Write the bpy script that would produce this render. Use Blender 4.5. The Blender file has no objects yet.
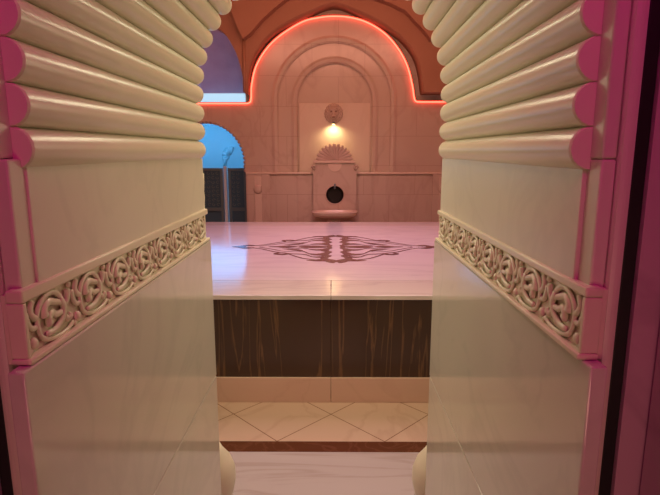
import bpy, bmesh, math, random
from mathutils import Vector, Matrix
random.seed(7)
S = bpy.context.scene
COL = S.collection
PI = math.pi
H = 1.45                      # eye height
F = 500.0                     # focal length in pixels
PITCH = math.radians(10.15)
VX = 333.0

def P(px, py, D):
    """point seen at (px, py) of the photograph standing at distance D in front of the camera"""
    t = math.tan(PITCH + math.atan((py - 247.5) / F))
    ax = D * math.cos(PITCH) + D * t * math.sin(PITCH)
    return ((px - VX) / F * ax, H - D * t)

# ---------------------------------------------------------------- materials
def nodes(name):
    m = bpy.data.materials.new(name); m.use_nodes = True
    nt = m.node_tree
    return m, nt, nt.nodes['Principled BSDF']

def marble(name, base, vein, scale=2.0, amount=0.5, rough=0.2, stretch=(1, 1, 1), rot=(0, 0, 0), lo=.47, hi=.56, spec=.5, bump=0.0, blotch=.25):
    m, nt, b = nodes(name)
    tc = nt.nodes.new('ShaderNodeTexCoord')
    mp = nt.nodes.new('ShaderNodeMapping'); mp.inputs['Scale'].default_value = stretch; mp.inputs['Rotation'].default_value = rot
    nt.links.new(tc.outputs['Object'], mp.inputs[0])
    n1 = nt.nodes.new('ShaderNodeTexNoise'); n1.inputs['Scale'].default_value = scale; n1.inputs['Detail'].default_value = 8
    n1.inputs['Distortion'].default_value = 1.6
    nt.links.new(mp.outputs[0], n1.inputs[0])
    r = nt.nodes.new('ShaderNodeValToRGB')
    e = r.color_ramp.elements
    e[0].position = lo; e[0].color = (0, 0, 0, 1)
    e[1].position = hi; e[1].color = (0, 0, 0, 1)
    k = e.new((lo + hi) / 2); k.color = (1, 1, 1, 1)
    nt.links.new(n1.outputs['Fac'], r.inputs[0])
    n2 = nt.nodes.new('ShaderNodeTexNoise'); n2.inputs['Scale'].default_value = scale * .8; n2.inputs['Detail'].default_value = 3
    nt.links.new(mp.outputs[0], n2.inputs[0])
    mu = nt.nodes.new('ShaderNodeMath'); mu.operation = 'MULTIPLY'; mu.inputs[1].default_value = amount
    nt.links.new(r.outputs[0], mu.inputs[0])
    mx0 = nt.nodes.new('ShaderNodeMix'); mx0.data_type = 'RGBA'
    mx0.inputs[6].default_value = (*base, 1)
    mx0.inputs[7].default_value = (*[a * (1 - blotch) + v * blotch for a, v in zip(base, vein)], 1)
    nt.links.new(n2.outputs['Fac'], mx0.inputs[0])
    mx = nt.nodes.new('ShaderNodeMix'); mx.data_type = 'RGBA'
    nt.links.new(mu.outputs[0], mx.inputs[0]); nt.links.new(mx0.outputs[2], mx.inputs[6]); mx.inputs[7].default_value = (*vein, 1)
    nt.links.new(mx.outputs[2], b.inputs['Base Color'])
    b.inputs['Roughness'].default_value = rough
    b.inputs['Specular IOR Level'].default_value = spec
    if bump:
        bp = nt.nodes.new('ShaderNodeBump'); bp.inputs['Strength'].default_value = bump; bp.inputs['Distance'].default_value = .01
        nt.links.new(n1.outputs['Fac'], bp.inputs['Height']); nt.links.new(bp.outputs[0], b.inputs['Normal'])
    return m

def plain(name, col, rough=.5, metal=0, emit=None, strength=0):
    m, nt, b = nodes(name)
    b.inputs['Base Color'].default_value = (*col, 1); b.inputs['Roughness'].default_value = rough; b.inputs['Metallic'].default_value = metal
    if emit:
        b.inputs['Emission Color'].default_value = (*emit, 1); b.inputs['Emission Strength'].default_value = strength
    return m

M = {}
M['cream'] = marble('cream_marble', (.70, .63, .52), (.50, .44, .37), 3, .18, .36)
M['rib'] = marble('polished_cream_marble', (.76, .69, .54), (.6, .53, .42), 3, .08, .30, (1, .4, 1))
M['block'] = marble('grey_cream_marble', (.68, .62, .54), (.50, .46, .41), 2.2, .3, .09, rot=(.5, .3, .2), blotch=.5)
M['carve'] = marble('carved_marble', (.76, .68, .52), (.6, .5, .38), 6, .08, .33)
M['wall'] = marble('salmon_marble', (.66, .50, .42), (.45, .30, .25), 1.3, .28, .18, (1, 1, .5), blotch=.5)
M['wall_light'] = marble('pale_salmon_marble', (.72, .54, .45), (.56, .40, .32), 1.3, .2, .2, (1, 1, .5))
M['slab'] = marble('polished_white_marble', (.74, .66, .68), (.52, .46, .50), 1.2, .35, .12, (.5, 2.2, 1), spec=1)
M['slab_edge'] = marble('white_marble_border', (.66, .58, .56), (.46, .40, .40), 1.4, .4, .12, (.5, 2.5, 1), spec=.8)
M['brown'] = marble('brown_veined_marble', (.040, .021, .012), (.26, .14, .055), 4.2, .45, .22, (1.3, 1, .10), lo=.49, hi=.535, blotch=.12)
M['brownstrip'] = marble('brown_red_marble', (.10, .032, .014), (.22, .09, .05), 6, .3, .2, blotch=.1)
M['plinth'] = marble('pink_marble', (.68, .48, .38), (.5, .32, .24), 2, .2, .25)
M['threshold'] = marble('white_grey_marble', (.50, .43, .43), (.36, .28, .26), 1.5, .6, .25, (.5, 3, 1), blotch=.5)
M['inlay'] = plain('dark_brown_inlay', (.15, .065, .068), .15)
M['black'] = plain('black_rubber', (.006, .004, .006), .5)
M['hole'] = plain('black_hollow', (.008, .004, .004), .6)
M['grout'] = plain('grout', (.28, .16, .12), .8)
M['magenta'] = marble('plum_marble', (.54, .38, .42), (.3, .18, .22), 1.5, .3, .3)
M['bronze'] = plain('dark_bronze', (.06, .13, .19), .4, 0)
M['bronze_hi'] = plain('worn_bronze', (.15, .20, .22), .35, 0)
M['plaster_blue'] = marble('white_plaster', (.75, .78, .80), (.6, .62, .66), 3, .1, .5)
M['bulb'] = plain('warm_bulb', (1, .9, .6), .5, 0, (1, .78, .35), 9)
M['led'] = plain('red_light_strip', (1, .3, .25), .5, 0, (1, .07, .04), 6.5)
M['tube'] = plain('white_light_tube', (.1, .12, .14), .5, 0, (.50, .78, 1), .95)

for k_ in ('slab', 'slab_edge'): M[k_].node_tree.nodes['Principled BSDF'].inputs['IOR'].default_value = 1.75
def plaster(name, c1, c2, scale=3.0):
    m, nt, b = nodes(name)
    tc = nt.nodes.new('ShaderNodeTexCoord'); n = nt.nodes.new('ShaderNodeTexNoise')
    n.inputs['Scale'].default_value = scale; n.inputs['Detail'].default_value = 6
    nt.links.new(tc.outputs['Object'], n.inputs[0])
    mx = nt.nodes.new('ShaderNodeMix'); mx.data_type = 'RGBA'
    mx.inputs[6].default_value = (*c1, 1); mx.inputs[7].default_value = (*c2, 1)
    nt.links.new(n.outputs['Fac'], mx.inputs[0]); nt.links.new(mx.outputs[2], b.inputs['Base Color'])
    bp = nt.nodes.new('ShaderNodeBump'); bp.inputs['Strength'].default_value = .25; bp.inputs['Distance'].default_value = .02
    nt.links.new(n.outputs['Fac'], bp.inputs['Height']); nt.links.new(bp.outputs[0], b.inputs['Normal'])
    b.inputs['Roughness'].default_value = .7
    return m
M['terra'] = plaster('terracotta_plaster', (.33, .14, .08), (.40, .18, .11))
M['lunette'] = plaster('mauve_plaster', (.40, .22, .25), (.62, .38, .40), 4)

def tile_mat():
    m = marble('diamond_floor_marble', (.60, .42, .32), (.42, .27, .20), 2, .3, .22)
    nt = m.node_tree; b = nt.nodes['Principled BSDF']
    src = b.inputs['Base Color'].links[0].from_socket
    tc = nt.nodes.new('ShaderNodeTexCoord'); sp = nt.nodes.new('ShaderNodeSeparateXYZ'); nt.links.new(tc.outputs['Object'], sp.inputs[0])
    def math_(op, a, c, v=None):
        n = nt.nodes.new('ShaderNodeMath'); n.operation = op
        for i, q in enumerate((a, c)):
            if q is None: continue
            if isinstance(q, (int, float)): n.inputs[i].default_value = q
            else: nt.links.new(q, n.inputs[i])
        return n.outputs[0]
    per = .56
    x = math_('SUBTRACT', sp.outputs[0], -.29); y = math_('SUBTRACT', sp.outputs[1], 2.38)
    lines = []
    for op in ('ADD', 'SUBTRACT'):
        s = math_(op, x, y); f = math_('FRACT', math_('ADD', math_('DIVIDE', s, per), 20.5), None)
        d = math_('ABSOLUTE', math_('SUBTRACT', f, .5), None)
        lines.append(math_('LESS_THAN', d, .006))
    l = math_('MAXIMUM', lines[0], lines[1])
    mx = nt.nodes.new('ShaderNodeMix'); mx.data_type = 'RGBA'
    nt.links.new(l, mx.inputs[0]); nt.links.new(src, mx.inputs[6]); mx.inputs[7].default_value = (.20, .10, .06, 1)
    nt.links.new(mx.outputs[2], b.inputs['Base Color'])
    return m
M['tiles'] = tile_mat()

def slabwall_mat():
    """marble cladding with thin joints between the slabs"""
    m = marble('salmon_marble_cladding', (.66, .50, .42), (.42, .27, .22), 1.4, .3, .2, (1, 1, .45), blotch=.6, spec=.5)
    nt = m.node_tree; b = nt.nodes['Principled BSDF']
    src = b.inputs['Base Color'].links[0].from_socket
    tc = nt.nodes.new('ShaderNodeTexCoord'); mp = nt.nodes.new('ShaderNodeMapping')
    mp.inputs['Rotation'].default_value = (PI / 2, 0, 0); mp.inputs['Location'].default_value = (.30, 0.08, 0)
    nt.links.new(tc.outputs['Object'], mp.inputs[0])
    br = nt.nodes.new('ShaderNodeTexBrick'); br.inputs['Scale'].default_value = 1
    br.inputs['Brick Width'].default_value = .75; br.inputs['Row Height'].default_value = .42; br.inputs['Mortar Size'].default_value = .004
    br.offset = .5
    nt.links.new(mp.outputs[0], br.inputs[0])
    mx = nt.nodes.new('ShaderNodeMix'); mx.data_type = 'RGBA'
    nt.links.new(br.outputs['Fac'], mx.inputs[0]); nt.links.new(src, mx.inputs[6]); mx.inputs[7].default_value = (.48, .33, .27, 1)
    nt.links.new(mx.outputs[2], b.inputs['Base Color'])
    return m
M['clad'] = slabwall_mat()

# ---------------------------------------------------------------- mesh helpers
class MB:
    def __init__(s): s.bm = bmesh.new()
    def box(s, x0, x1, y0, y1, z0, z1, bev=0, seg=2):
        g = bmesh.ops.create_cube(s.bm, size=1)['verts']
        for v in g:
            v.co = Vector(((x0 + x1) / 2 + v.co.x * (x1 - x0), (y0 + y1) / 2 + v.co.y * (y1 - y0), (z0 + z1) / 2 + v.co.z * (z1 - z0)))
        if bev:
            es = list({e for v in g for e in v.link_edges})
            bmesh.ops.bevel(s.bm, geom=es, offset=bev, segments=seg, affect='EDGES', profile=.5)
        return s
    def tube(s, pts, rad, n=8, up=None, flat=1.0, caps=True, closed=False):
        pts = [Vector(p) for p in pts]; N = len(pts)
        if not hasattr(rad, '__len__'): rad = [rad] * N
        rings = []
        for i, p in enumerate(pts):
            a = pts[(i - 1) % N] if (closed or i > 0) else p; c = pts[(i + 1) % N] if (closed or i < N - 1) else p
            t = (c - a).normalized()
            u = Vector(up) if up else Vector((0, 0, 1))
            if abs(t.dot(u)) > .98 and not up: u = Vector((1, 0, 0))
            w = t.cross(u).normalized(); u2 = w.cross(t).normalized()
            rings.append([s.bm.verts.new(p + w * math.cos(2 * PI * k / n) * rad[i] + u2 * math.sin(2 * PI * k / n) * rad[i] * flat) for k in range(n)])
        R = N if closed else N - 1
        for i in range(R):
            A, B = rings[i], rings[(i + 1) % N]
            for k in range(n):
                s.bm.faces.new((A[k], A[(k + 1) % n], B[(k + 1) % n], B[k]))
        if caps and not closed:
            s.bm.faces.new(rings[0][::-1]); s.bm.faces.new(rings[-1])
        return s
    def lathe(s, prof, cx, cy, n=32, z0=0):
        rings = [[s.bm.verts.new((cx + r * math.cos(2 * PI * k / n), cy + r * math.sin(2 * PI * k / n), z0 + z)) for k in range(n)] for r, z in prof]
        for A, B in zip(rings, rings[1:]):
            for k in range(n): s.bm.faces.new((A[k], A[(k + 1) % n], B[(k + 1) % n], B[k]))
        s.bm.faces.new(rings[0][::-1]); s.bm.faces.new(rings[-1])
        return s
    def ball(s, c, r, sc=(1, 1, 1), n=12):
        g = bmesh.ops.create_uvsphere(s.bm, u_segments=n, v_segments=max(6, n // 2 + 1), radius=r)['verts']
        for v in g: v.co = Vector((v.co.x * sc[0] + c[0], v.co.y * sc[1] + c[1], v.co.z * sc[2] + c[2]))
        return s
    def prism(s, poly, y0, y1):
        """closed outline in (x,z), extruded along y"""
        A = [s.bm.verts.new((x, y0, z)) for x, z in poly]; B = [s.bm.verts.new((x, y1, z)) for x, z in poly]
        n = len(poly)
        s.bm.faces.new(A); s.bm.faces.new(B[::-1])
        for i in range(n): s.bm.faces.new((A[i], B[i], B[(i + 1) % n], A[(i + 1) % n]))
        return s
    def build(s, name, mat, parent=None, smooth=False):
        bmesh.ops.recalc_face_normals(s.bm, faces=s.bm.faces)
        me = bpy.data.meshes.new(name); s.bm.to_mesh(me); s.bm.free()
        return link(name, me, mat, parent, smooth)

def link(name, me, mat, parent=None, smooth=False):
    me.materials.clear(); me.materials.append(M[mat] if isinstance(mat, str) else mat)
    if smooth:
        for p in me.polygons: p.use_smooth = True
        if smooth != 'full':
            try: me.set_sharp_from_angle(angle=math.radians(20))
            except Exception: pass
    o = bpy.data.objects.new(name, me); COL.objects.link(o)
    if parent:
        o.parent = parent
        if parent.parent is None: o.matrix_parent_inverse = Matrix.Translation(-parent.location)
    return o

def plate(name, outline, holes, y0, y1, mat, parent=None):
    """flat panel standing in the x-z plane with holes, between depths y0 and y1"""
    cu = bpy.data.curves.new('tmp', 'CURVE'); cu.dimensions = '2D'; cu.fill_mode = 'BOTH'
    cu.extrude = (y1 - y0) / 2
    for poly in [outline] + list(holes):
        sp = cu.splines.new('POLY'); sp.points.add(len(poly) - 1); sp.use_cyclic_u = True
        for pt, (x, z) in zip(sp.points, poly): pt.co = (x, z, 0, 1)
    tmp = bpy.data.objects.new('tmp', cu); COL.objects.link(tmp)
    dg = bpy.context.evaluated_depsgraph_get(); dg.update()
    me = bpy.data.meshes.new_from_object(tmp.evaluated_get(dg))
    bpy.data.objects.remove(tmp); bpy.data.curves.remove(cu)
    me.name = name
    for v in me.vertices: v.co = Vector((v.co.x, (y0 + y1) / 2 - v.co.z, v.co.y))
    bm = bmesh.new(); bm.from_mesh(me); bmesh.ops.remove_doubles(bm, verts=bm.verts, dist=1e-5)
    bmesh.ops.recalc_face_normals(bm, faces=bm.faces); bm.to_mesh(me); bm.free()
    return link(name, me, mat, parent)

def struct(o): o['kind'] = 'structure'; return o
def tag(o, label, cat, group=None):
    o['label'] = label; o['category'] = cat
    if group: o['group'] = group
    return o
def thing(name, loc, label, cat, group=None):
    o = bpy.data.objects.new(name, None); o.location = loc; o.empty_display_size = .05; COL.objects.link(o)
    return tag(o, label, cat, group)
def copy_tree(o, parent=None):
    c = o.copy(); COL.objects.link(c)
    if parent: c.parent = parent
    for ch in o.children: copy_tree(ch, c)
    return c
def bez(pts, n=8):
    """Catmull-Rom through the points"""
    out = []; q = [pts[0]] + list(pts) + [pts[-1]]
    for i in range(1, len(q) - 2):
        p0, p1, p2, p3 = [Vector(v) for v in q[i - 1:i + 3]]
        for k in range(n):
            t = k / n
            out.append(.5 * ((2 * p1) + (p2 - p0) * t + (2 * p0 - 5 * p1 + 4 * p2 - p3) * t * t + (3 * p1 - p0 - 3 * p2 + p3) * t ** 3))
    out.append(Vector(q[-1])); return out

# ---------------------------------------------------------------- the doorway
CX = -.033
DN, DF = .65, 1.55            # near and far face of the passage
ZARC = 1.636; RARC = .3785      # centre height of the arch, radius to rib centres
RR = .0277
HWB, HWP = .351, .366
FZ0, FZ1 = 1.196, 1.291       # frieze
def arch_outline(cx, zc, r, zb, n=32):
    return [(cx - r, zb)] + [(cx + r * math.cos(PI - PI * k / n), zc + r * math.sin(PI * k / n)) for k in range(n + 1)] + [(cx + r, zb)]
hole = arch_outline(CX, ZARC, RARC + .003, -.05)
outline = [(-3.2, 0), (CX - RARC - .003, 0)] + hole[1:-1] + [(CX + RARC + .003, 0), (3.2, 0), (3.2, 3.8), (-3.2, 3.8)]
struct(plate('wall_entrance', outline, [], DN + .012, DF - .01, 'cream'))

TP = {-1: .003, 1: .019}
GS = {-1: .005, 1: .015}
TF = {-1: 0.0, 1: .009}; ZF = {-1: .009, 1: 0.0}
def jamb(s, label):
    rt = thing('door_jamb', (CX + s * .40, (DN + DF) / 2, 0), label, 'door jamb')
    X = lambda h: CX + s * h
    def bx(h0, h1, y0, y1, z0, z1, bev=.0015):
        a, b = sorted((X(h0), X(h1))); return MB().box(a, b, y0, y1, z0, z1, bev)
    # lower blocks
    ease(bx(HWB, .373, .582, DF, .745, FZ0, .003).build('lower_block', 'block', rt, True), s, 0, ZF[s])
    ease(bx(HWB, .373, .582, DF, .02, .742, .003).build('lower_block', 'block', rt, True), s, 0, ZF[s])
    # upper panel, slim raised border at its near end
    ease(bx(HWP, .3868, DN, DF, FZ1 - .0125, 1.4485).build('upper_panel', 'cream', rt, True), s, TF[s] + .004)
    # frieze backing with fillets
    m = bx(HWP - .001, .3866, DN - .042, DF - .001, FZ0 + .0002, FZ1 - .003, 0)
    a, b = sorted((X(HWB + .0015), X(.380)))
    m.box(a, b, DN - .048, DF, FZ0 + .0005, FZ0 + .009, .003)
    a, b = sorted((X(HWB + .006), X(.380)))
    m.box(a, b, DN - .046, DF, FZ1 - .013, FZ1 + (.004 if s < 0 else 0), .003)
    m.box(a, b, DN - .046, DN - .038, FZ0 + .009, FZ1 - .013, .002)
    fr = m.build('frieze', 'carve', rt, True); ease(fr, s, TF[s], ZF[s])
    # ribs: straight part then the arch
    pos = [(RARC, 1.474 + RR * 2 * .975 * k) for k in range(4)]
    n = 22
    for k in range(1, 12):
        if k == 11 and s > 0: break                       # crown rib belongs to one side
        a = PI * k / n
        pos.append((RARC * math.cos(a), ZARC + RARC * math.sin(a)))
    for h, z in pos:
        x = X(h); N = 20; mb = MB(); prof = [(DN - .005, RR * .94), (DN - .001, RR), (DF - .022, RR), (DF - .008, RR * .95), (DF - .001, RR * .82), (DF + .004, RR * .5)]
        rings = [[mb.bm.verts.new((x + r * math.cos(2 * PI * q / N), y, z + r * math.sin(2 * PI * q / N))) for q in range(N)] for y, r in prof]
        for A, B in zip(rings, rings[1:]):
            for q in range(N): mb.bm.faces.new((A[q], A[(q + 1) % N], B[(q + 1) % N], B[q]))
        mb.bm.faces.new(rings[0]); mb.bm.faces.new(rings[-1][::-1])
        ease(mb.build('rib', 'rib', rt, True), s, TP[s], .012)
    # casing moulding and rubber gasket on the near face
    bx(.3665 - TP[s] * .4, .3925 - GS[s], DN - .032, DN + .011, FZ0 - .004, 1.4485, .003).build('fascia', 'cream', rt, True)
    bx(RARC - TP[s] - .001, .3925 - GS[s], DN - .032, DN + .011, 1.449, 2.5, .003).build('fascia', 'cream', rt, True)
    m = bx(.393 - GS[s], .411 - GS[s], DN - .04, DN + .01, .02, 2.5, .007)
    m.build('casing_moulding', 'cream', rt, True)
    bx(.4115 - GS[s], .4275 - GS[s], DN - .035, DN + .01, .02, 2.5, .001).build('gasket', 'black', rt, True)
    return rt, fr

def ease(o, s, t, dz=0):
    for v in o.data.vertices:
        k = (DF - v.co.y) / (DF - DN)
        v.co.x -= s * t * k; v.co.z -= dz * k
jl, fl = jamb(-1, 'left marble door jamb with rounded ribs, carved band and wide pale lower slab')
jr, fr_ = jamb(1, 'right marble door jamb with rounded ribs, carved band and black edge strip')

# carved scroll motif, local axes: y along the passage, z up, +x away from the wall
def motif_mesh():
    mb = MB(); L = .1125; hh = .034
    def T(pts, r0, r1, n=6, flat=.8, lift=.003):
        q = bez([(lift, y, z) for y, z in pts], 5)
        N = len(q)
        rad = [r0 + (r1 - r0) * i / (N - 1) for i in range(N)]
        rad[0] *= .5
        mb.tube(q, rad, n, (1, 0, 0), flat)
    # stem that wraps round the leaf like an open oval
    T([(.056, -.026), (.038, -.033), (.006, -.034), (-.024, -.024), (-.034, .0), (-.028, .020), (-.008, .032), (.012, .031), (.026, .020)], .0036, .0050, lift=.0035)
    # acanthus leaf: fat curled fingers off a common spine
    T([(-.016, -.022), (.006, -.022), (.026, -.012), (.032, .004), (.024, .018)], .0050, .0064, lift=.004)
    T([(.026, .012), (.010, .017), (-.006, .021), (-.017, .014), (-.016, .004)], .0046, .0078, lift=.004)
    T([(.028, -.002), (.012, -.002), (.0, .004), (-.008, -.002), (-.006, -.010)], .0046, .0074, lift=.004)
    # leaflets filling the gaps between the scrolls
    T([(-.032, .006), (-.042, .012), (-.047, .022), (-.042, .033)], .0050, .0062)
    T([(-.034, -.004), (-.045, -.004), (-.054, .006), (-.058, .020)], .0040, .0056)
    T([(.036, .004), (.044, .012), (.046, .026)], .0046, .0068)
    T([(.036, -.012), (.043, -.018), (.051, -.014)], .0046, .0062)
    for y, z, r in ((-.045, -.024, .0080), (.040, .006, .0058), (.052, .032, .0056), (-.054, -.032, .0050)):
        mb.ball((.0025, y, z), r, (.8, 1, 1), 8)
    bmesh.ops.recalc_face_normals(mb.bm, faces=mb.bm.faces)
    me = bpy.data.meshes.new('scroll_ornament'); mb.bm.to_mesh(me); mb.bm.free(); return me
mm = motif_mesh()
first = None
for s, fr in ((-1, fl), (1, fr_)):
    for k in range(8):
        if first is None:
            o = first = link('scroll_ornament', mm, 'carve', fr, 'full')
        else:
            o = first.copy(); COL.objects.link(o); o.parent = fr
        y = DN + .020 + .1145 * k; q = (DF - y) / (DF - DN)
        o.location = (CX + s * (HWP - .0015 - TF[s] * q), y, (FZ0 + .009 + FZ1 - .013) / 2 - ZF[s] * q)
        o.scale = (-s * .85, 1, 1.0)

# marble columns that stand against the inner face of the doorway wall
def column(s, label):
    x, y = CX + s * (.332 + .093), DF + .115
    rt = thing('marble_column', (x, y, 0), label, 'column')
    MB().lathe([(.085, 0), (.085, .05), (.06, .07), (.052, .10), (.062, .16), (.088, .225), (.099, .28), (.098, .32), (.084, .36), (.058, .395), (.046, .42)], x, y, 40).build('bulb_base', 'rib', rt, 'full')
    MB().lathe([(.029, .42), (.029, 1.30)], x, y, 24).build('shaft', 'rib', rt, 'full')
    MB().lathe([(.029, 1.30), (.031, 1.32), (.029, 1.34), (.031, 1.37), (.031, 1.40)], x, y, 24).build('capital', 'rib', rt, 'full')
column(-1, 'cream column with bulbous base peeking past the foot of the left jamb')
column(1, 'cream column with bulbous base peeking past the foot of the right jamb')

# ---------------------------------------------------------------- vestibule in front of the doorway
struct(MB().box(.412, .50, -1.4, DN - .045, 0, 2.8).build('wall_vestibule_right', 'magenta'))
struct(MB().box(.3805, .4995, DN - .04, DN + .011, 0, 2.8).build('trim_1', 'magenta'))
struct(MB().box(-.62, -.56, -1.4, DN, 0, 2.8).build('wall_vestibule_left', 'magenta'))
struct(MB().box(-.5599, -.457, DN - .04, DN + .011, 0, 2.8).build('trim_2', 'magenta'))
struct(MB().box(-.6, .48, -1.46, -1.4, 0, 2.8).build('wall_vestibule_back', 'magenta'))
struct(MB().box(-.7, .55, -1.5, DN + .011, 2.8, 2.86).build('ceiling_vestibule', 'magenta'))

# ---------------------------------------------------------------- floor
DS0, DS1 = 2.285, 2.38
struct(MB().box(-3.2, 3.2, -1.5, DS0, -.12, 0).build('floor_threshold', 'threshold'))
struct(MB().box(-3.2, 3.2, DS0, DS1, -.12, 0.0).build('trim_3', 'brownstrip'))
struct(MB().box(-3.2, 3.2, DS1, 7.4, -.12, 0).build('floor', 'tiles'))
struct(MB().box(-4.5, 3.2, 7.4, 9.4, -.12, 0).build('floor_far_room', 'tiles'))

# ---------------------------------------------------------------- platform
PY0, PY1 = 2.80, 6.14; PXL, PXR = -2.0, 1.98; PZ = .671
rt = thing('marble_platform', (0, (PY0 + PY1) / 2, 0), 'large square heated marble platform with dark brown inlay and brown veined sides', 'platform')
BW = .345
MB().box(PXL + BW + .003, PXR - BW - .003, PY0 + BW + .003, PY1 - BW - .003, PZ - .027, PZ).build('top_slab', 'slab', rt)
def border(x0, x1, y0, y1): MB().box(x0, x1, y0, y1, PZ - .027, PZ, .003).build('border_slab', 'slab_edge', rt, True)
MIDX = P(331, 300, PY0)[0]
border(PXL, MIDX - .001, PY0 - .015, PY0 + BW); border(MIDX + .001, PXR, PY0 - .015, PY0 + BW)
border(PXL, PXR, PY1 - BW, PY1)
border(PXL, PXL + BW, PY0 + BW + .002, PY1 - BW - .002); border(PXR - BW, PXR, PY0 + BW + .002, PY1 - BW - .002)
ZP = H - PY0 * math.tan(PITCH + math.atan((378 - 247.5) / F))
MB().box(PXL + .05, PXR - .05, PY0 + .05, PY1 - .05, .0, PZ - .028).build('core', 'brown', rt)
xs = [PXL + .02, -1.44, -.75, MIDX, .68, 1.36, PXR - .02]
for a, b in zip(xs, xs[1:]):
    MB().box(a + .001, b - .001, PY0 + .012, PY0 + .049, ZP, PZ - .028, .001).build('side_panel', 'brown', rt)
for a, b in ((PXL, MIDX), (MIDX, PXR)):
    MB().box(a + .0012, b - .0012, PY0, PY0 + .049, 0, ZP, .003).build('plinth_block', 'plinth', rt, True)
for x0, x1 in ((PXL + .012, PXL + .049), (PXR - .049, PXR - .012)):
    MB().box(x0, x1, PY0 + .05, PY1 - .02, ZP, PZ - .028).build('side_panel', 'brown', rt)
    MB().box(x0 - .002, x1 + .002, PY0 + .05, PY1 - .02, 0, ZP - .001).build('plinth_block', 'plinth', rt)

# dark arabesque inlaid in the platform top
IX, IY = P(336, 247, 4.38)[0], 4.38
ib = bmesh.new(); IZ = PZ + .0006; lay = [0]
def ribbon(pts, w0, w1, mid=None, n=6):
    q = bez([(u * (1 if u > .2 else .7 + .3 * u / .2), v, 0) for u, v in pts], n); N = len(q)
    for sx in (1, -1):
        for sy in (1, -1):
            lay[0] += 1
            L_, R_ = [], []
            for i, p in enumerate(q):
                a = q[max(0, i - 1)]; c = q[min(N - 1, i + 1)]; t = (c - a)
                if t.length < 1e-6: t = Vector((1, 0, 0))
                t.normalize(); nn = Vector((-t.y, t.x, 0)); f = i / (N - 1)
                w = (w0 + (w1 - w0) * f) * (.85 if max(u for u, v in pts) < .26 else .8)
                if mid: w = w + mid * .7 * math.sin(PI * f)
                for lst, sg in ((L_, 1), (R_, -1)):
                    pp = p + nn * w * sg * .5
                    lst.append(ib.verts.new((IX + sx * pp.x, IY + sy * pp.y, IZ + lay[0] * .00003)))
            for i in range(N - 1):
                ib.faces.new((L_[i], L_[i + 1], R_[i + 1], R_[i]))
# central scalloped frame
ribbon([(0, .655), (.035, .64), (.065, .60), (.10, .575), (.13, .60)], .12, .05, .03)
ribbon([(.06, .60), (.12, .585), (.17, .60), (.235, .595)], .11, .006, .05)
ribbon([(.055, .58), (.11, .53), (.10, .47), (.062, .42)], .05, .04, .03)
ribbon([(.062, .43), (.115, .37), (.10, .30), (.06, .24)], .06, .045, .05)
ribbon([(.06, .25), (.11, .19), (.10, .11), (.056, .06)], .05, .04, .05)
ribbon([(.056, .07), (.075, .03), (.07, 0)], .05, .05)
ribbon([(.10, .34), (.17, .36), (.23, .32)], .11, .01, .03)
ribbon([(.10, .14), (.17, .15), (.24, .12)], .10, .01, .03)
ribbon([(.09, .0), (.16, .02), (.25, .03), (.34, .0)], .07, .008, .05)
ribbon([(.11, .45), (.16, .47), (.21, .45)], .07, .008, .02)
# vines
ribbon([(.13, .60), (.25, .53), (.34, .42), (.42, .30), (.52, .24), (.66, .10), (.80, .03), (.9, .01)], .026, .02)
ribbon([(.20, .45), (.26, .36), (.36, .33), (.42, .30)], .018, .018, .012)
ribbon([(.23, .32), (.28, .22), (.33, .20), (.43, .22), (.56, .12), (.68, .02)], .02, .016)
ribbon([(.34, .0), (.44, .03), (.52, .0), (.60, .0)], .016, .012, .05)
ribbon([(.29, .22), (.33, .16), (.39, .14), (.47, .10)], .05, .008, .03)
ribbon([(.40, .33), (.44, .36), (.50, .33), (.47, .27)], .05, .015, .03)
ribbon([(.24, .10), (.30, .07), (.36, .10), (.44, .06)], .02, .01, .012)
# end leaves
ribbon([(.72, .05), (.79, .07), (.84, .03), (.90, .0)], .015, .012, .055)
ribbon([(.80, .0), (.85, .0), (.93, .0)], .02, .008, .06)
me = bpy.data.meshes.new('inlay_ornament'); ib.to_mesh(me); ib.free()
io = link('inlay_ornament', me, 'inlay', rt)

# ---------------------------------------------------------------- far wall: marble with niche and arched opening
WB = 7.40
def pts(lst, D): return [P(x, y, D) for x, y in lst]
def pxarch(x0, x1, ytop, ybot, D, n=28):
    (a, zb), (b, _) = P(x0, ybot, D), P(x1, ybot, D)
    zt = P(0, ytop, D)[1]; cx = (a + b) / 2; r = (b - a) / 2
    return arch_outline(cx, zt - r, r, zb, n), cx, r, zt - r, zb
n1, ncx, nr, nzc, zled = pxarch(279, 389, 42, 173, WB)
n2, n2cx, n2r, n2zc, _ = pxarch(298, 371, 63, 173, WB + .07)
DCX, DR = P(205, 160, WB)[0], .585
DZC = P(0, 121, WB)[1] - DR
door = arch_outline(DCX, DZC, DR, -.0, 30)
ZS = P(0, 104, WB)[1]                     # springing ledge, where the light strip runs
lun = [(-3.1, ZS + .005), (P(246, 104, WB)[0], ZS + .005), (P(246, 104, WB)[0], 3.7), (-3.1, 3.7)]
XL, XR = -3.2, 3.2
outl = [(XL, 0), (DCX - DR, 0)] + door[1:-1] + [(DCX + DR, 0), (XR, 0), (XR, 3.8), (XL, 3.8)]
struct(plate('wall_back', outl, [n1, lun], WB, WB + .35, 'clad'))
struct(plate('wall_niche_outer', n1, [n2], WB + .055, WB + .30, 'clad'))
struct(MB().box(-.8, .85, WB + .12, WB + .34, zled - .02, 3.3).build('wall_niche_inner', 'clad'))

a_, b_ = P(299.5, 150, WB + .12)[0], P(369.5, 150, WB + .12)[0]
struct(MB().box(a_, b_, WB + .105, WB + .1195, zled - .01, P(0, 103, WB + .1)[1], .004).build('wall_niche_panel', 'wall_light', None, True))

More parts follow.
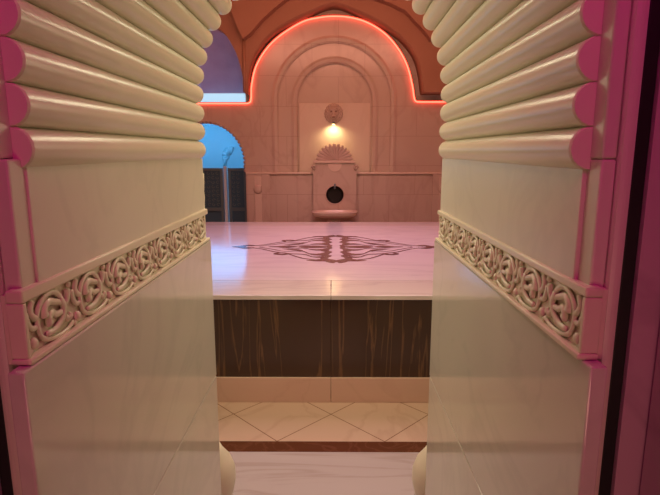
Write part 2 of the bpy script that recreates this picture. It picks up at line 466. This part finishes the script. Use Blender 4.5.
def arch_ring(name, cx, r, zc, zb, w, y0, y1, mat, label=None):
    mb = MB(); n = 32
    path = [(cx - r, zb)] + [(cx + r * math.cos(PI - PI * k / n), zc + r * math.sin(PI * k / n)) for k in range(n + 1)] + [(cx + r, zb)]
    prof = [(-w, y1), (-w, y0 + .012), (-w * .6, y0), (-w * .1, y0 + .01), (w * .0, y1)]
    prev = None
    for i, (x, z) in enumerate(path):
        dx, dz = (x - cx, z - zc) if z > zc else (x - cx, 0)
        l = math.hypot(dx, dz) or 1; dx /= l; dz /= l
        ring = [mb.bm.verts.new((x - dx * a, y, z - dz * a)) for a, y in prof]
        if prev:
            for k in range(len(prof) - 1): mb.bm.faces.new((prev[k], prev[k + 1], ring[k + 1], ring[k]))
        prev = ring
    return mb.build(name, mat, None, True)
struct(arch_ring('trim_4', ncx, nr, nzc, zled, .085, WB - .028, WB + .02, 'clad'))
struct(arch_ring('trim_5', n2cx, n2r, n2zc, zled, .085, WB + .055 - .028, WB + .06, 'clad'))

# thin ledge with dado pilasters below it
zl = P(0, 173, WB)[1]
x0, x1 = P(246, 173, WB)[0], P(314, 173, WB)[0]
tag(MB().box(x0, x1, WB - .035, WB + .05, zl - .018, zl + .012, .006).build('marble_ledge', 'wall_light', None, True), 'thin marble ledge running left of the wall fountain', 'ledge', 'thin wall ledges')
x0, x1 = P(356, 173, WB)[0], 1.9
tag(MB().box(x0, x1, WB - .035, WB + .05, zl - .018, zl + .012, .006).build('marble_ledge', 'wall_light', None, True), 'thin marble ledge running right of the wall fountain', 'ledge', 'thin wall ledges')

def pilaster(pa, pb, label):
    a, b = P(pa, 190, WB)[0], P(pb, 190, WB)[0]; c = (a + b) / 2
    rt = thing('pilaster', (c, WB, 0), label, 'pilaster', 'short wall pilasters')
    MB().box(a, b, WB - .03, WB - .001, 0, zl - .019, .004).build('body', 'clad', rt, True)
    MB().box(c - .055, c + .045, WB - .046, WB - .0305, .3, zl - .05, .004).build('raised_strip', 'wall_light', rt, True)
    MB().ball((c - .005, WB - .05, P(0, 189, WB)[1]), .062, (1, .4, 1.1), 16).build('medallion', 'clad', rt, 'full')
pilaster(247.5, 270, 'short salmon marble pilaster with round medallion beside the blue arched opening')
pilaster(432, 452, 'short salmon marble pilaster partly hidden by the right door jamb')
# dado panels either side of the fountain
for (pa, pb) in ((276, 296), (298, 312), (359, 372), (374, 429)):
    a, b = P(pa, 200, WB)[0], P(pb, 200, WB)[0]
    o = MB().box(a, b, WB - .008, WB - .0005, .02, zl - .02, .004).build('dado_panel', 'clad', None, True)
    tag(o, {276: 'salmon dado slab right of the medallion pilaster', 298: 'narrow salmon dado slab touching the fountain on its left',
            359: 'narrow salmon dado slab touching the fountain on its right', 374: 'wide salmon dado slab in the lower right of the far wall'}[pa], 'wall panel')
# ---- wall fountain
FX = P(334.8, 190, WB)[0]
fo = thing('wall_fountain', (FX, WB, 0), 'carved marble wall fountain with shell crest and round dark hollow', 'fountain')
fw = P(356, 190, WB)[0] - FX
zb, zt = P(0, 214, WB)[1], P(0, 161.5, WB)[1]
hz = P(0, 194.5, WB)[1]; hr = .128
cir = [(FX + hr * math.cos(2 * PI * k / 32), hz + hr * math.sin(2 * PI * k / 32)) for k in range(32)]
ear = [(FX - fw, .0), (FX + fw, .0), (FX + fw, zl - .01), (FX + fw + .03, zl + .02), (FX + fw + .015, zl + .08), (FX + fw - .03, zl + .10), (FX + fw - .03, zt), (FX - fw + .03, zt), (FX - fw + .03, zl + .10), (FX - fw - .015, zl + .08), (FX - fw - .03, zl + .02), (FX - fw, zl - .01)]
plate('back_slab', ear, [cir], WB - .075, WB - .001, 'clad', fo)
# hollow behind the round hole
mb = MB(); N = 32
r1 = [mb.bm.verts.new((x, WB - .07, z)) for x, z in cir]; r2 = [mb.bm.verts.new((FX + (x - FX) * .8, WB - .003, hz + (z - hz) * .8)) for x, z in cir]
for k in range(N): mb.bm.faces.new((r1[k], r1[(k + 1) % N], r2[(k + 1) % N], r2[k]))
mb.bm.faces.new(r2)
mb.build('hollow', 'hole', fo)
MB().tube([(FX + (hr + .008) * math.cos(2 * PI * k / 40), WB - .077, hz + (hr + .008) * math.sin(2 * PI * k / 40)) for k in range(40)], .010, 6, (0, 1, 0), closed=True).build('hollow_rim', 'clad', fo, 'full')
MB().tube([(FX, WB - .05, hz + hr + .03), (FX, WB - .11, hz + hr + .015), (FX, WB - .125, hz + hr - .035)], .014, 10, (1, 0, 0)).build('spout', 'bronze_hi', fo, 'full')
# round pendant below the crest
a = [(FX + .10 * math.cos(PI + PI * k / 20), zt - .03 + .115 * math.sin(PI + PI * k / 20)) for k in range(21)]
MB().prism(a, WB - .088, WB - .0755).build('pendant', 'wall_light', fo)
# ears
for s in (-1, 1):
    MB().tube([(FX + s * (fw - .01 + .033 * math.cos(t) * (1 - t / 9)), WB - .085, zl + .075 + .04 * math.sin(t) * (1 - t / 9)) for t in [k * .5 for k in range(15)]], .012, 6, (0, 1, 0)).build('side_scroll', 'clad', fo, 'full')
# shell crest : moulding and radiating flutes
MB().box(FX - fw + .0, FX + fw - .02, WB - .105, WB - .0755, zt - .022, zt + .014, .008).build('crest_moulding', 'wall_light', fo, True)
mb = MB(); rs = P(352.5, 161, WB)[0] - P(334, 161, WB)[0]; NF = 13
hs = P(0, 144, WB)[1] - zt
for k in range(NF):
    t = PI * (k + .5) / NF
    for (f0, f1, w0, w1) in ((.12, .97, .008, .030),):
        p0 = (FX - .01 + rs * f0 * math.cos(t), WB - .062, zt + .012 + hs * f0 * math.sin(t)); p1 = (FX - .01 + rs * f1 * math.cos(t), WB - .085, zt + .012 + hs * f1 * math.sin(t))
        q = [Vector(p0).lerp(Vector(p1), i / 5) for i in range(6)]
        mb.tube(q, [.008, .012, .017, .023, .029, .016], 10, (0, 1, 0), .8)
poly = [(FX - .01 + (rs * .84) * math.cos(t), zt + .012 + hs * .84 * math.sin(t)) for t in [PI * k / 40 for k in range(41)]]
mb.prism(poly, WB - .055, WB + .12)
mb.build('shell_crest', 'clad', fo, True)

# basin below the fountain
bs = thing('stone_basin', (FX, WB - .28, 0), 'shallow boat-shaped marble basin under the wall fountain', 'basin')
zb1 = P(0, 210.5, WB - .2)[1]
mb = MB(); N = 40
def ov(sx, sy, z, yc):
    out = []
    for k in range(N):
        t = 2 * PI * k / N; c, s_ = math.cos(t), math.sin(t)
        x = sx * (abs(c) ** .85) * (1 if c > 0 else -1); y = sy * (abs(s_) ** .7) * (1 if s_ > 0 else -1)
        out.append(mb.bm.verts.new((FX - .005 + x, yc + y, z)))
    return out
yc = WB - .28
rings = [ov(.10, .08, zb1 - .10, yc), ov(.22, .12, zb1 - .095, yc), ov(.29, .165, zb1 - .075, yc), ov(.315, .185, zb1 - .05, yc), ov(.33, .195, zb1 - .012, yc), ov(.325, .19, zb1, yc), ov(.27, .15, zb1, yc), ov(.24, .13, zb1 - .04, yc), ov(.1, .06, zb1 - .06, yc)]
for A, B in zip(rings, rings[1:]):
    for k in range(N): mb.bm.faces.new((A[k], A[(k + 1) % N], B[(k + 1) % N], B[k]))
mb.bm.faces.new(rings[0]); mb.bm.faces.new(rings[-1])
mb.build('bowl', 'wall_light', bs, True)
MB().lathe([(.13, 0), (.13, .05), (.08, .09), (.065, .2), (.09, zb1 - .14), (.11, zb1 - .101)], FX - .005, yc, 28).build('pedestal', 'clad', bs, 'full')

# lion head above the fountain
LX, LZ = P(333.5, 113, WB); LY = WB + .12
lh = thing('lion_head', (LX, LY, LZ - .13), 'small carved marble lion head mounted above the shell crest', 'carved head')
mb = MB()
mb.ball((LX, LY - .03, LZ), .125, (.95, .45, 1.05), 24)
for k in range(18):      # mane locks
    t = 2 * PI * k / 18
    mb.ball((LX + .108 * math.cos(t), LY - .035, LZ + .115 * math.sin(t)), .028, (1, .9, 1), 8)
for k in range(14):
    t = 2 * PI * (k + .5) / 14
    mb.ball((LX + .085 * math.cos(t), LY - .06, LZ + .09 * math.sin(t)), .022, (1, .9, 1), 8)
mb.build('mane', 'clad', lh, 'full')
mb = MB()
mb.ball((LX, LY - .075, LZ + .005), .078, (.95, .55, 1.1), 20)           # face
mb.ball((LX, LY - .125, LZ - .035), .036, (1.15, .8, .8), 12)            # muzzle
mb.ball((LX, LY - .128, LZ + .005), .018, (.9, .9, 2.0), 10)             # nose ridge
mb.ball((LX, LY - .155, LZ - .018), .013, (1.3, .7, .8), 10)             # nose tip
mb.ball((LX, LY - .115, LZ - .075), .022, (1.2, .8, .7), 10)             # chin
for s in (-1, 1):
    mb.ball((LX + s * .035, LY - .115, LZ + .045), .022, (1.3, .6, .5), 10)   # brows
    mb.ball((LX + s * .06, LY - .06, LZ + .10), .024, (1, .6, 1), 10)         # ears
    mb.ball((LX + s * .020, LY - .14, LZ - .042), .020, (1, .8, .8), 10)
mb.build('face', 'clad', lh, 'full')
for s in (-1, 1): MB().ball((LX + s * .033, LY - .118, LZ + .022), .012, (1.2, .7, .9), 10).build('eye', 'grout', lh, 'full')
MB().ball((LX, LY - .147, LZ - .057), .018, (1.2, .6, .6), 10).build('mouth', 'grout', lh, 'full')
# downlight under the head
dl = thing('wall_spotlight', (LX, LY - .05, LZ - .17), 'small warm downlight tucked beneath the lion head', 'lamp')
MB().lathe([(.022, 0), (.026, .015), (.018, .03)], LX, LY - .05, 16, LZ - .150).build('housing', 'bronze_hi', dl, 'full')
MB().lathe([(.017, 0), (.018, .004)], LX, LY - .05, 16, LZ - .1545).build('bulb', 'bulb', dl, 'full')

# ---------------------------------------------------------------- plaster arch, pendentives and lunette in front of the marble wall
PA = 7.05
arch = [(246, 103), (245.8, 92), (247, 73), (253.5, 53), (268, 34), (285, 22), (305, 12), (333, 2), (356, 9), (376, 18), (395, 30), (408, 42), (417, 56), (421.5, 72), (424, 92)]
ap0 = pts(arch[1:], PA); q = [(x, 0, z) for x, z in ap0]
ap = [(v.x, v.z) for v in bez(q[:8], 4)[:-1] + bez(q[7:], 4)]
z92 = P(0, 92, PA)[1]; z103 = P(0, 93, PA)[1]
# left lunette opening
lun_px = [(244.6, 92), (243, 80), (239.5, 64), (234, 49), (223, 32), (208, 21)]
lp = [(v.x, v.z) for v in bez([(x, 0, z) for x, z in pts(lun_px, PA)], 4)]
cxl = P(196, 30, PA)[0]
lw = lp[0][0] - cxl
lunp = lp + [(cxl, P(0, 18, PA)[1])] + [(2 * cxl - x, z) for x, z in reversed(lp)]
bottomL = z103
outl = [(-3.2, bottomL), (lunp[-1][0], bottomL)] + list(reversed(lunp[1:-1])) + [(lp[0][0], bottomL), (ap[0][0], bottomL)] + ap[1:] + [(3.2, ap[-1][1]), (3.2, 3.8), (-3.2, 3.8)]
struct(plate('wall_vault', outl, [], PA, WB - .002, 'terra'))
# pendentives stepping forward
pl_ = pts([(243, 39), (250, 34), (262, 20), (275, 8), (288, -2), (310, -14), (300, -40), (235, -40), (229, 0), (232, 14), (237, 27)], PA - .10)
pr_ = pts([(430, 40), (425, 33), (405, 11.5), (390, 4), (376, -1), (350, -14), (360, -40), (470, -40), (440, 0), (436, 20)], PA - .10)
struct(MB().prism(pl_, PA - .14, PA - .001).build('trim_6', 'terra'))
struct(MB().prism(pr_, PA - .14, PA - .001).build('trim_7', 'terra'))
# slim corner ridge running down from the left pendentive
struct(MB().tube([(P(243.5, 40, PA)[0], PA - .005, P(0, 40, PA)[1]), (P(244.5, 92, PA)[0], PA - .005, P(0, 92, PA)[1])], .022, 8, (0, 1, 0)).build('trim_8', 'terra', None, 'full'))
# mauve vault seen through the lunette: a quarter barrel rising from the ledge
mb = MB(); n = 14
c0 = (WB + .1, ZS + .0)
prev = None
for k in range(n + 1):
    t = PI / 2 * k / n
    y = WB + 1.3 - 1.3 * (1 - math.cos(t)) ; z = ZS + 1.5 * math.sin(t)
    row = [mb.bm.verts.new((-3.2 + i * (2.1) / 6, y, z)) for i in range(7)]
    if prev:
        for i in range(6): mb.bm.faces.new((prev[i], prev[i + 1], row[i + 1], row[i]))
    prev = row
o = struct(mb.build('ceiling_lunette', 'lunette', None, 'full'))
mdf = o.modifiers.new('t', 'SOLIDIFY'); mdf.thickness = .04
struct(MB().box(-3.2, -1.1, WB + .351, WB + 1.5, ZS - .12, ZS - .01).build('ceiling_far_room', 'plaster_blue'))

# white light tube on the ledge of the lunette
tb = thing('tube_light', (-1.9, WB + .04, ZS + .006), 'white-blue glowing tube light along the foot of the mauve lunette', 'tube light')
zt0, zt1 = ZS + .006, P(0, 93.5, WB + .03)[1]
MB().box(-2.9, P(245, 97, WB + .03)[0], WB + .01, WB + .05, zt0, zt1, .012).build('diffuser', 'tube', tb, True)
MB().box(-2.92, P(245.5, 97, WB + .03)[0], WB + .051, WB + .08, zt0, zt1 + .01).build('bracket', 'plaster_blue', tb)

# red light strip
led = [(196, 103.5), (247, 103.5), (250, 102), (251, 97), (251.5, 85), (256, 66), (267, 48), (282, 34), (303, 21.5), (320, 17.5), (333, 16.3), (350, 17.5), (368, 23), (385, 34), (398, 49), (407, 66), (412, 85), (414, 98), (416, 101.5), (420, 102), (470, 102)]
lpts = [(P(x, y, WB - .02)[0], WB - .022, P(x, y, WB - .02)[1]) for x, y in led]
lpts[0] = (-3.1, WB - .022, lpts[0][2]); lpts[-1] = (3.1, WB - .022, lpts[-1][2])
sm_ = [Vector(lpts[0])] + bez(lpts[1:-1], 5) + [Vector(lpts[-1])]
ls = thing('light_strip', (.0, WB - .02, lpts[10][2]), 'glowing red light strip tracing the arch on the far wall', 'light strip')
MB().tube(sm_, .010, 8, (0, 1, 0)).build('glowing_tube', 'led', ls, 'full')
mb = MB(); prev = None
for i_, p_ in enumerate(sm_):
    a_ = sm_[max(0, i_ - 1)]; b_ = sm_[min(len(sm_) - 1, i_ + 1)]; t_ = (b_ - a_).normalized(); n_ = Vector((-t_.z, 0, t_.x))
    ring = [mb.bm.verts.new(p_ + n_ * d + Vector((0, e, 0))) for d, e in ((.012, .018), (.012, -.030), (.018, -.030), (.018, .018))]
    if prev:
        for k in range(4): mb.bm.faces.new((prev[k], prev[(k + 1) % 4], ring[(k + 1) % 4], ring[k]))
    prev = ring
mb.build('glow_shield', 'terra', ls)  # added lip that keeps the red glow off the vault, leaving a dark band

# ribs lining the arched opening to the blue room
ao = thing('arched_opening', (DCX, WB, 0), 'arched opening with scalloped marble edge leading to the blue-lit room', 'archway')
npr = 30
for k in range(-5, npr + 6):
    if k < 0: x, z = DCX + DR, DZC + k * .058
    elif k > npr: x, z = DCX - DR, DZC - (k - npr) * .058
    else: x, z = DCX + DR * math.cos(PI * k / npr), DZC + DR * math.sin(PI * k / npr)
    if z < zl + .02: continue
    MB().tube([(x, WB + .004, z), (x, WB + .345, z)], .030, 12, (0, 0, 1)).build('rib', 'clad', ao, 'full')
# faint raised band round it
mb = MB(); 
# blue room
struct(MB().box(-4.2, -.85, 9.15, 9.25, 0, ZS - .0).build('wall_far_room', 'plaster_blue'))
struct(MB().box(-4.3, -4.2, WB + .351, 9.25, 0, 3.8).build('wall_far_left', 'plaster_blue'))
struct(MB().box(-.85, -.80, WB + .351, 9.25, 0, 2.6).build('wall_far_right', 'plaster_blue'))
struct(MB().box(-4.2, -1.1, WB + 1.51, 9.149, ZS - .12, ZS - .01).build('ceiling_far_room', 'plaster_blue'))
# shell shaped relief on the blue wall
sx, sz = P(230, 156, 9.1)
mb = MB()
for k in range(7):
    t = PI * .42 + PI * .75 * k / 6
    mb.tube([(sx + .03 * math.cos(t), 9.135, sz + .03 * math.sin(t)), (sx + .15 * math.cos(t), 9.125, sz + .17 * math.sin(t))], [.012, .034], 8, (0, 1, 0), .7)
mb.tube([(sx - .13, 9.13, sz - .01), (sx - .10, 9.13, sz - .08), (sx - .12, 9.13, sz - .18)], .03, 8, (0, 1, 0))
tag(mb.build('shell_relief', 'plaster_blue', None, 'full'), 'small fluted shell relief on the blue-lit wall', 'relief')

# carved bronze screens
ztop = P(0, 168, 7.95)[1]
def screen(pa, pb, label):
    a, b = P(pa, 190, 7.95)[0], P(pb, 190, 7.95)[0]
    rt = thing('carved_screen', ((a + b) / 2, 7.95, 0), label, 'screen', 'carved dark screens in the blue room')
    f = MB(); w = .045
    f.box(a, a + w, 7.93, 7.98, 0, ztop, .004); f.box(b - w, b, 7.93, 7.98, 0, ztop, .004)
    f.box(a + w, b - w, 7.93, 7.98, ztop - w, ztop, .004); f.box(a + w, b - w, 7.93, 7.98, .62, .67, .004); f.box(a + w, b - w, 7.93, 7.98, 0, .06, .004)
    f.build('frame', 'bronze_hi', rt, True)
    MB().box(a + w, b - w, 7.955, 7.97, .06, ztop - w).build('panel', 'bronze', rt)
    m = MB(); z = .72
    while z < ztop - .08:
        x = a + w + .04
        while x < b - w - .03:
            t0 = random.random() * 3
            m.tube([(x + .026 * math.cos(t0 + q * .7) * (1 - q * .06), 7.953, z + .026 * math.sin(t0 + q * .7) * (1 - q * .06)) for q in range(8)], .006, 5, (0, 1, 0))
            x += .07
        z += .07
    m.build('carving', 'bronze_hi', rt, 'full')
screen(199, 223.5, 'dark carved screen left of the pale post in the blue room')
screen(228.5, 247, 'dark carved screen right of the pale post in the blue room')
screen(172, 198, 'dark carved screen farthest left, mostly behind the ribbed door jamb')
a, b = P(224.3, 190, 7.95)[0], P(227.3, 190, 7.95)[0]
tag(MB().box(a, b, 7.92, 7.99, 0, ztop + .03, .008).build('screen_post', 'plaster_blue', None, True), 'slim pale post standing between the two dark screens', 'post')

# ---------------------------------------------------------------- room shell
struct(MB().box(-3.3, -3.2, DF - .01, 7.75, 0, 3.8).build('wall_left', 'clad'))
struct(MB().box(3.2, 3.3, DF - .01, 7.75, 0, 3.8).build('wall_right', 'clad'))
struct(MB().box(-4.3, 3.3, DN, 9.3, 3.8, 3.9).build('ceiling', 'terra'))

# ---------------------------------------------------------------- lights
def area(name, loc, target, size, power, col, shape='RECTANGLE', sy=None, spread=None):
    l = bpy.data.lights.new(name, 'AREA'); l.energy = power; l.color = col; l.shape = shape; l.size = size; l.size_y = sy or size
    if spread: l.spread = math.radians(spread)
    o = bpy.data.objects.new(name, l); COL.objects.link(o); o.location = loc
    d = Vector(target) - Vector(loc); o.rotation_euler = d.to_track_quat('-Z', 'Y').to_euler(); return o
area('dome_light', (0, 4.5, 3.7), (0, 4.5, 0), 2.0, 42, (1, .56, .72), sy=2.0, spread=110)
area('wall_wash', (0, 5.0, 3.4), (0, 7.6, 1.3), 3.0, 34, (1, .42, .27), sy=.5)
area('entrance_lamp', (-.03, 2.6, 2.55), (-.03, 1.2, 1.45), 1.2, 19, (1, .94, .60), sy=.5)
area('rib_fill_right', (.98, 2.35, 1.75), (-.40, 1.45, 1.45), .35, 7.5, (1, .95, .60), sy=.5)  # unseen side light added to brighten the far ends of the left ribs
area('rib_fill_left', (-1.05, 2.35, 1.75), (.34, 1.45, 1.45), .35, 9.5, (1, .95, .60), sy=.5)  # its twin, added out of view for the right ribs
area('entrance_floor', (0, 2.3, 3.4), (0, 2.7, 0), .6, 7, (1, .55, .32), sy=.3)
area('vestibule_magenta', (.0, -.1, 2.35), (.0, .7, 1.55), .7, 2.0, (1, .0, .36), sy=.3, spread=110)
area('passage_fill', (-.03, .70, 1.98), (-.03, 1.2, 1.1), .3, .7, (1, .74, .45), sy=.06)  # unseen fill added under the arch crown for the rib highlights
area('vestibule_fill', (-.03, -.6, .9), (-.03, .7, .9), .4, .8, (1, .50, .34), sy=.4, spread=90)  # weak warm fill added low behind the camera, for the lower front faces
area('far_room_beam', (-2.0, 8.95, 1.72), (-1.3, 5.0, .5), 1.3, 3.4, (.12, .46, 1.0), sy=1.1, spread=120)  # extra blue source added to spill through the arch onto the platform
area('far_room_blue', (-2.2, 8.2, 2.1), (-2.0, 9.1, 1.3), 1.6, 27, (.08, .48, 1.0), sy=.5)
area('lunette_light', (-2.2, 7.65, ZS + .06), (-2.2, 8.2, 3.3), 1.6, 2.6, (1, .42, .55), sy=.15)
sp = bpy.data.lights.new('head_downlight', 'SPOT'); sp.energy = 6.5; sp.color = (1, .84, .40); sp.spot_size = math.radians(155); sp.spot_blend = .9; sp.shadow_soft_size = .02
so = bpy.data.objects.new('head_downlight', sp); COL.objects.link(so); so.location = (LX, LY - .12, LZ - .16)
so.rotation_euler = (Vector((0, .25, -1))).to_track_quat('-Z', 'Y').to_euler()

w = bpy.data.worlds.new('world'); S.world = w; w.use_nodes = True
w.node_tree.nodes['Background'].inputs[0].default_value = (.25, .1, .1, 1); w.node_tree.nodes['Background'].inputs[1].default_value = .05

cam = bpy.data.cameras.new('camera'); cam.sensor_width = 36; cam.lens = 36 * F / 660; cam.clip_start = .02
co = bpy.data.objects.new('camera', cam); COL.objects.link(co)
co.location = (0, 0, H); co.rotation_euler = (PI / 2 - PITCH, 0, math.atan((VX - 330) / F))
S.camera = co
S.view_settings.view_transform = 'Standard'; S.view_settings.look = 'None'; S.view_settings.gamma = 1; S.view_settings.exposure = 0
S.view_settings.use_curve_mapping = False
